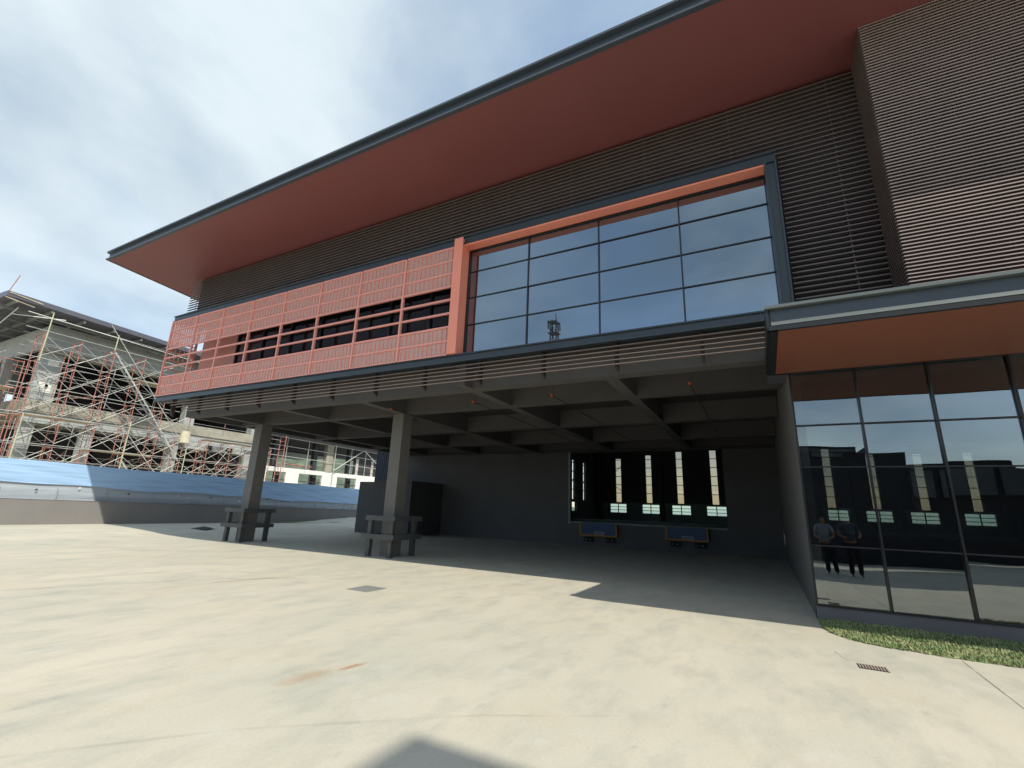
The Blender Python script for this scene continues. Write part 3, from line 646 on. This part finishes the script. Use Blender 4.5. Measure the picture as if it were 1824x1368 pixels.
# scaffold stairs
for (ya, za, yb, zb_) in ((12.85, 10.2, 15.3, 7.15), (15.3, 7.15, 17.8, 3.9), (14.6, 3.6, 15.9, 2.0)):
    mb = MB()
    for x in (xo-.05, xo-.50): mb.bar((x, ya, za), (x, yb, zb_), .05, .09)
    n = int(abs(za-zb_)/.25)
    for k in range(n): u_ = (k+.5)/n; yy = ya+(yb-ya)*u_; z_ = za+(zb_-za)*u_; mb.box(xo-.5, xo-.05, yy-.1, yy+.1, z_, z_+.025)
    mb.build('stair_flight', 'galv', SC)
for (k, i) in ((0, 3), (1, 3), (2, 2), (3, 3), (6, 3), (7, 3), (8, 3), (3, 6)):
    z = lifts[i]+1.58 if k != 3 else lifts[i]; y = y0s+k*dy; MB().box(xi+.1, xo-.1, y, y+dy-.05, z, z+.04).build('plank_deck', 'plank', SC)
mb = MB(); random.seed(5)
mb.tube((xo+.02, 17.9, 5.15), (xo+.02, 17.9, 5.95), .34, 14, .27); mb.build('debris_chute', mat('chute plastic', (.60, .55, .40), .7), SC)
S2 = thing('scaffolding', 'scaffolding across the narrow end of the unfinished building at the left edge', 'scaffolding', (-40, 8.9, 0))
for k in range(7):
    x = -36.6-k*1.7
    for i in range(2, 6 if k else 6): frame_mb(0, lifts[i], 1, x).build('scaffold_frame', 'redp', S2)
for k in range(6):
    x = -36.6-k*1.7
    for i in range(2, 6):
        z = lifts[i]; mb = MB(); mb.tube((x, 8.25, z+.15), (x-1.7, 8.25, z+1.35), .017, 5); mb.tube((x, 8.22, z+1.35), (x-1.7, 8.22, z+.15), .017, 5)
        mb.build('cross_brace', 'galv', S2)
for i in range(2, 7): MB().tube((-35, 8.25, lifts[i]+.03), (-48, 8.25, lifts[i]+.03), .026, 6).build('ledger', 'galv', S2)
for i in (3, 4, 5): MB().box(-44, -36.6, 8.4, 9.4, lifts[i]-.04, lifts[i]).build('plank_deck', 'plank', S2)
# ------------------------------------------------------------------ white building further along
Wb = thing('white_building', 'white walled open building with dark roof seen between the two bay columns', 'building', (-37.5, 33, 0))
xa, xb_ = -37.7, -37.5; rects = [(26.15, 28.07), (29.43, 32.05), (33.9, 36.46)]
ed = [25.4]+[v for q in rects for v in q]+[44]
mb = MB()
for i in range(0, len(ed), 2): mb.box(xa, xb_, ed[i], ed[i+1], 0, 4.03)
mb.box(xa, xb_, 25.4, 44, 4.031, 4.40)
for a, b in rects: mb.box(xa, xb_, a, b, 0, 2.2)
mb.build('wall', 'whitew', Wb)
for a, b in rects:
    mb = MB(); c = a+(b-a)*.45; mb.box(-37.62, -37.55, c, c+.07, 2.2, 4.03); mb.box(-37.62, -37.56, a, b, 3.3, 3.36); mb.box(-38.6, -38.2, b-.5, b-.1, 0, 4.03); mb.build('window_frame', 'dark', Wb)
mb = MB(); mb.box(-60, -36.3, 25.2, 46, 7.35, 7.6); mb.box(-37.6, -37.4, 25.3, 45, 7.0, 7.349); mb.build('roof', 'roofg', Wb)
mb = MB(); mb.box(-48.2, -48, 25, 48, 7.0, 8.6); mb.box(-48, -37.7, 25, 45, 7.1, 7.345); mb.build('inner_beam', 'dark', Wb)
mb = MB(); mb.box(-37.95, -37.75, 36.2, 45, 4.41, 7); mb.build('dark_partition', 'dark', Wb)
for a, b in ((36.4, 36.75), (38.6, 38.95)): MB().box(-37.749, -37.74, a, b, 4.42, 6.1).build('slit_window', mat('pale slit', (.5, .47, .42), .6), Wb)
box('column', 'concl', (-37.9, -37.45, 32.25, 33.05, 4.41, 6.99), Wb)
for y in (26.9, 31.2, 35.55): box('column', 'dark', (-38.4, -38.0, y, y+.42, 4.2, 7.0), Wb)
t = thing('handrail', 'galvanised tube railing and raker along the open upper floor of the white building', 'railing', (-37.3, 33, 4.4))
for z in (5.35, 6.25, 7.0): MB().tube((-37.3, 25.5, z+.05), (-37.3, 40.5, z-.1), .028, 6).build('rail', 'galv', t)
for y in (27.6, 29.9, 33.1, 35.2, 37.2, 39.6): MB().tube((-37.27, y, 3.2 if y == 33.1 else 4.4), (-37.27, y, 7.05), .026 if y != 33.1 else .045, 6).build('post', 'galv', t)
mb = MB(); mb.tube((-37.2, 33.1, 4.6), (-37.2, 36.85, 7.0), .05, 6); mb.tube((-37.2, 36.85, 7.0), (-37.2, 39.4, 5.45), .05, 6); mb.build('raker', 'galv', t)
t = thing('barrier', 'low red barrier and red frame standing on the open floor of the white building', 'barrier', (-37.9, 29.5, 4.4))
mb = MB(); mb.tube((-37.9, 27.9, 4.75), (-37.9, 31.0, 4.72), .06, 6)
for y in (28, 29.3, 30.8): mb.tube((-37.9, y, 4.4), (-37.9, y, 4.9), .04, 6)
mb.build('barrier_rail', 'redp', t)
t = MB(); t.tube((-36.2, 26.5, 2.5), (-36.2, 26.6, 7.0), .04, 6); t.tube((-36.9, 26.5, 2.5), (-36.9, 26.6, 7.0), .04, 6)
for k in range(6): t.tube((-36.2, 26.5, 3+k*.7), (-36.9, 26.5, 3+k*.7), .03, 6)
o = t.build('ladder_frame', 'redp', origin=(-36.5, 26.5, 0)); o['label'] = 'red painted ladder frame in front of the white building just right of the left column'; o['category'] = 'ladder frame'
# sign visible in the upper opening
o = MB(); o.box(-47.8, -47.7, 42.3, 45.0, 7.0, 7.75)
o = o.build('banner', mat('banner', (.35, .35, .45), .7), origin=(-47.7, 43.6, 7)); o['label'] = 'pale banner hung inside the open upper floor of the white building'; o['category'] = 'banner'
mb = MB()
for k in range(9):
    y = 42.4+k*.28; mb.box(-47.69, -47.68, y, y+.16, 7.2, 7.6)
q = mb.build('stripe', 'white', o)
# hill
mb = MB(); n = 60
for j in range(13):
    for i in range(n+1):
        y = 10+i*3.0; x = -66-j*6
        h = 19*math.sin(math.pi*min(1, (j+.0)/12*.5+.02))*(.8+.12*math.sin(y*.07)+.05*math.sin(y*.31+j))+random.uniform(-.5, .7)
        mb.v.append((x, y, max(-.2, h)))
for j in range(12):
    for i in range(n): a = j*(n+1)+i; mb.f.append((a, a+1, a+n+2, a+n+1)); mb.mi.append(0)
mb.build('hill', 'hill', kind='structure')
# ------------------------------------------------------------------ buildings and tower across the road (seen in the glass), and an unseen shade caster
t = thing('factory_row', 'low dark factory block across the yard, seen reflected in the office glazing', 'building', (4, -10, 0))
segs = [(-40, 3.75, 4.72), (3.75, 4.3, 4.4), (4.3, 5.85, 4.85), (5.85, 9.2, 4.25)]
for a, b, h in segs: MB().box(a, b-.01, -16, -6.3, 0, h).build('wall', 'opp', t)
mb = MB(); mb.box(-40, 3.7, -6.29, -6.2, 4.45, 4.6); mb.box(2.0, 3.2, -6.29, -6.2, 4.2, 4.4)
for k in range(4): mb.box(6+k*.9, 6.7+k*.9, -6.29, -6.2, 2.9, 3.9)
mb.build('panel', 'oppl', t)
t = thing('shade_tower', 'unseen tall grey block added behind the photographer, shaped so its corner shades the near yard', 'tower', (13, -5, 0))  # unseen block added here, sized and placed to cast the near-yard shadow
MB().box(10.72, 17, -6.6, -3.55, 0, 16).build('wall', 'oppl', t)
MB().box(10.70, 17.02, -6.62, -3.53, 15.4, 15.6).build('band', 'black', t)
t = thing('telecom_tower', 'red and white lattice telecom tower reflected in the large upper window', 'tower', (-33.7, -60, 0))
mb = MB(); hw_ = .55
for z0 in range(0, 36, 2):
    for sx, sy, tx, ty in ((-1, -1, 1, -1), (1, -1, 1, 1), (1, 1, -1, 1), (-1, 1, -1, -1)):
        a = (-33.7+sx*hw_, -60+sy*hw_); b = (-33.7+tx*hw_, -60+ty*hw_)
        mb.tube(a+(z0,), a+(z0+2,), .11, 5); mb.tube(a+(z0,), b+(z0+2,), .05, 4); mb.tube(a+(z0+2,), b+(z0+2,), .05, 4)
mb.build('lattice', mat('tower paint', (.10, .045, .05), .6), t)
mb = MB()
for (dx, dy_) in ((-.8, .8), (0, .9), (.8, .8), (-.8, -.8), (.8, -.8)): mb.box(-33.7+dx-.1, -33.7+dx+.1, -60+dy_-.1, -60+dy_+.1, 34.6, 36.2)
for z in (33.8, 35.9): mb.box(-34.6, -32.8, -60.9, -59.1, z, z+.12)
mb.build('antenna', 'oppl', t); MB().tube((-33.2, -60, 36), (-33.2, -60, 38), .08, 5).build('mast_tip', 'opp', t)

# ------------------------------------------------------------------ two bystanders just outside the frame, seen in the glass
def person(x, y, face, shirt, label, h=1.68, phone=False):
    t = thing('person', label, 'person', (x, y, 0), None)
    def skin(name, pts, edges, mt, root=0):
        me = bpy.data.meshes.new(name); me.from_pydata([p[:3] for p in pts], edges, []); o = bpy.data.objects.new(name, me); COL.objects.link(o); o.parent = t; o.rotation_euler = (0, 0, face)
        me.materials.append(mt); md = o.modifiers.new('skin', 'SKIN'); md.use_smooth_shade = True
        for v, p in zip(me.skin_vertices[0].data, pts): v.radius = (p[3], p[4] if len(p) > 4 else p[3])
        me.skin_vertices[0].data[root].use_root = True
        o.modifiers.new('sub', 'SUBSURF').levels = 2; o.modifiers['sub'].render_levels = 2; return o
    k = h/1.70
    P = [(0, 0, .93, .15, .11), (0, 0, 1.10, .14, .10), (0, 0, 1.30, .165, .11), (0, 0, 1.43, .10, .08), (0, .01, 1.50, .05), (0, .02, 1.60, .085, .095), (0, .02, 1.68, .07, .08),
         (-.09, 0, .86, .10), (-.10, .01, .48, .062), (-.11, -.01, .09, .042), (-.12, .13, .04, .035), (.09, 0, .86, .10), (.10, .01, .48, .062), (.12, -.01, .09, .042), (.13, .13, .04, .035),
         (-.20, 0, 1.40, .055), (-.27, .02, 1.13, .042), (-.17, .22, 1.05, .032), (-.13, .28, 1.07, .03), (.20, 0, 1.40, .055), (.27, .02, 1.13, .042), (.19, .22, 1.06, .032), (.15, .28, 1.08, .03)]
    P = [(a*k, b*k, c*k)+tuple(d) for a, b, c, *d in P]
    E_ = [(0, 1), (1, 2), (2, 3), (3, 4), (4, 5), (5, 6), (0, 7), (7, 8), (8, 9), (9, 10), (0, 11), (11, 12), (12, 13), (13, 14), (3, 15), (15, 16), (16, 17), (17, 18), (3, 19), (19, 20), (20, 21), (21, 22)]
    skin('body', P, E_, mat('skin', (.30, .17, .11), .6))
    Q = [(0, 0, .90, .175, .135), (0, 0, 1.10, .165, .125), (0, 0, 1.30, .19, .13), (0, 0, 1.42, .12, .10), (-.20, 0, 1.40, .075), (-.25, .01, 1.22, .065), (.20, 0, 1.40, .075), (.25, .01, 1.22, .065)]
    Q = [(a*k, b*k, c*k)+tuple(d) for a, b, c, *d in Q]
    skin('shirt', Q, [(0, 1), (1, 2), (2, 3), (3, 4), (4, 5), (3, 6), (6, 7)], mat('shirt cloth', shirt, .9))
    T = [(0, 0, .90, .165, .13), (-.095, 0, .82, .12), (-.105, .01, .48, .082), (-.115, -.01, .06, .068), (.095, 0, .82, .12), (.105, .01, .48, .082), (.125, -.01, .06, .068)]
    T = [(a*k, b*k, c*k)+tuple(d) for a, b, c, *d in T]
    skin('trousers', T, [(0, 1), (1, 2), (2, 3), (0, 4), (4, 5), (5, 6)], mat('dark trousers', (.02, .022, .03), .9))
    skin('hair', [(0, -.02*k, 1.63*k, .088, .095), (0, -.01*k, 1.70*k, .07, .075)], [(0, 1)], mat('black hair', (.01, .008, .007), .6))
person(1.80, .72, .1, (.26, .30, .35), 'person in a pale shirt standing beside the photographer, seen only in the glazing')
person(2.45, .70, -.1, (.07, .085, .11), 'person in a dark checked shirt on the right, seen only in the glazing', 1.76)
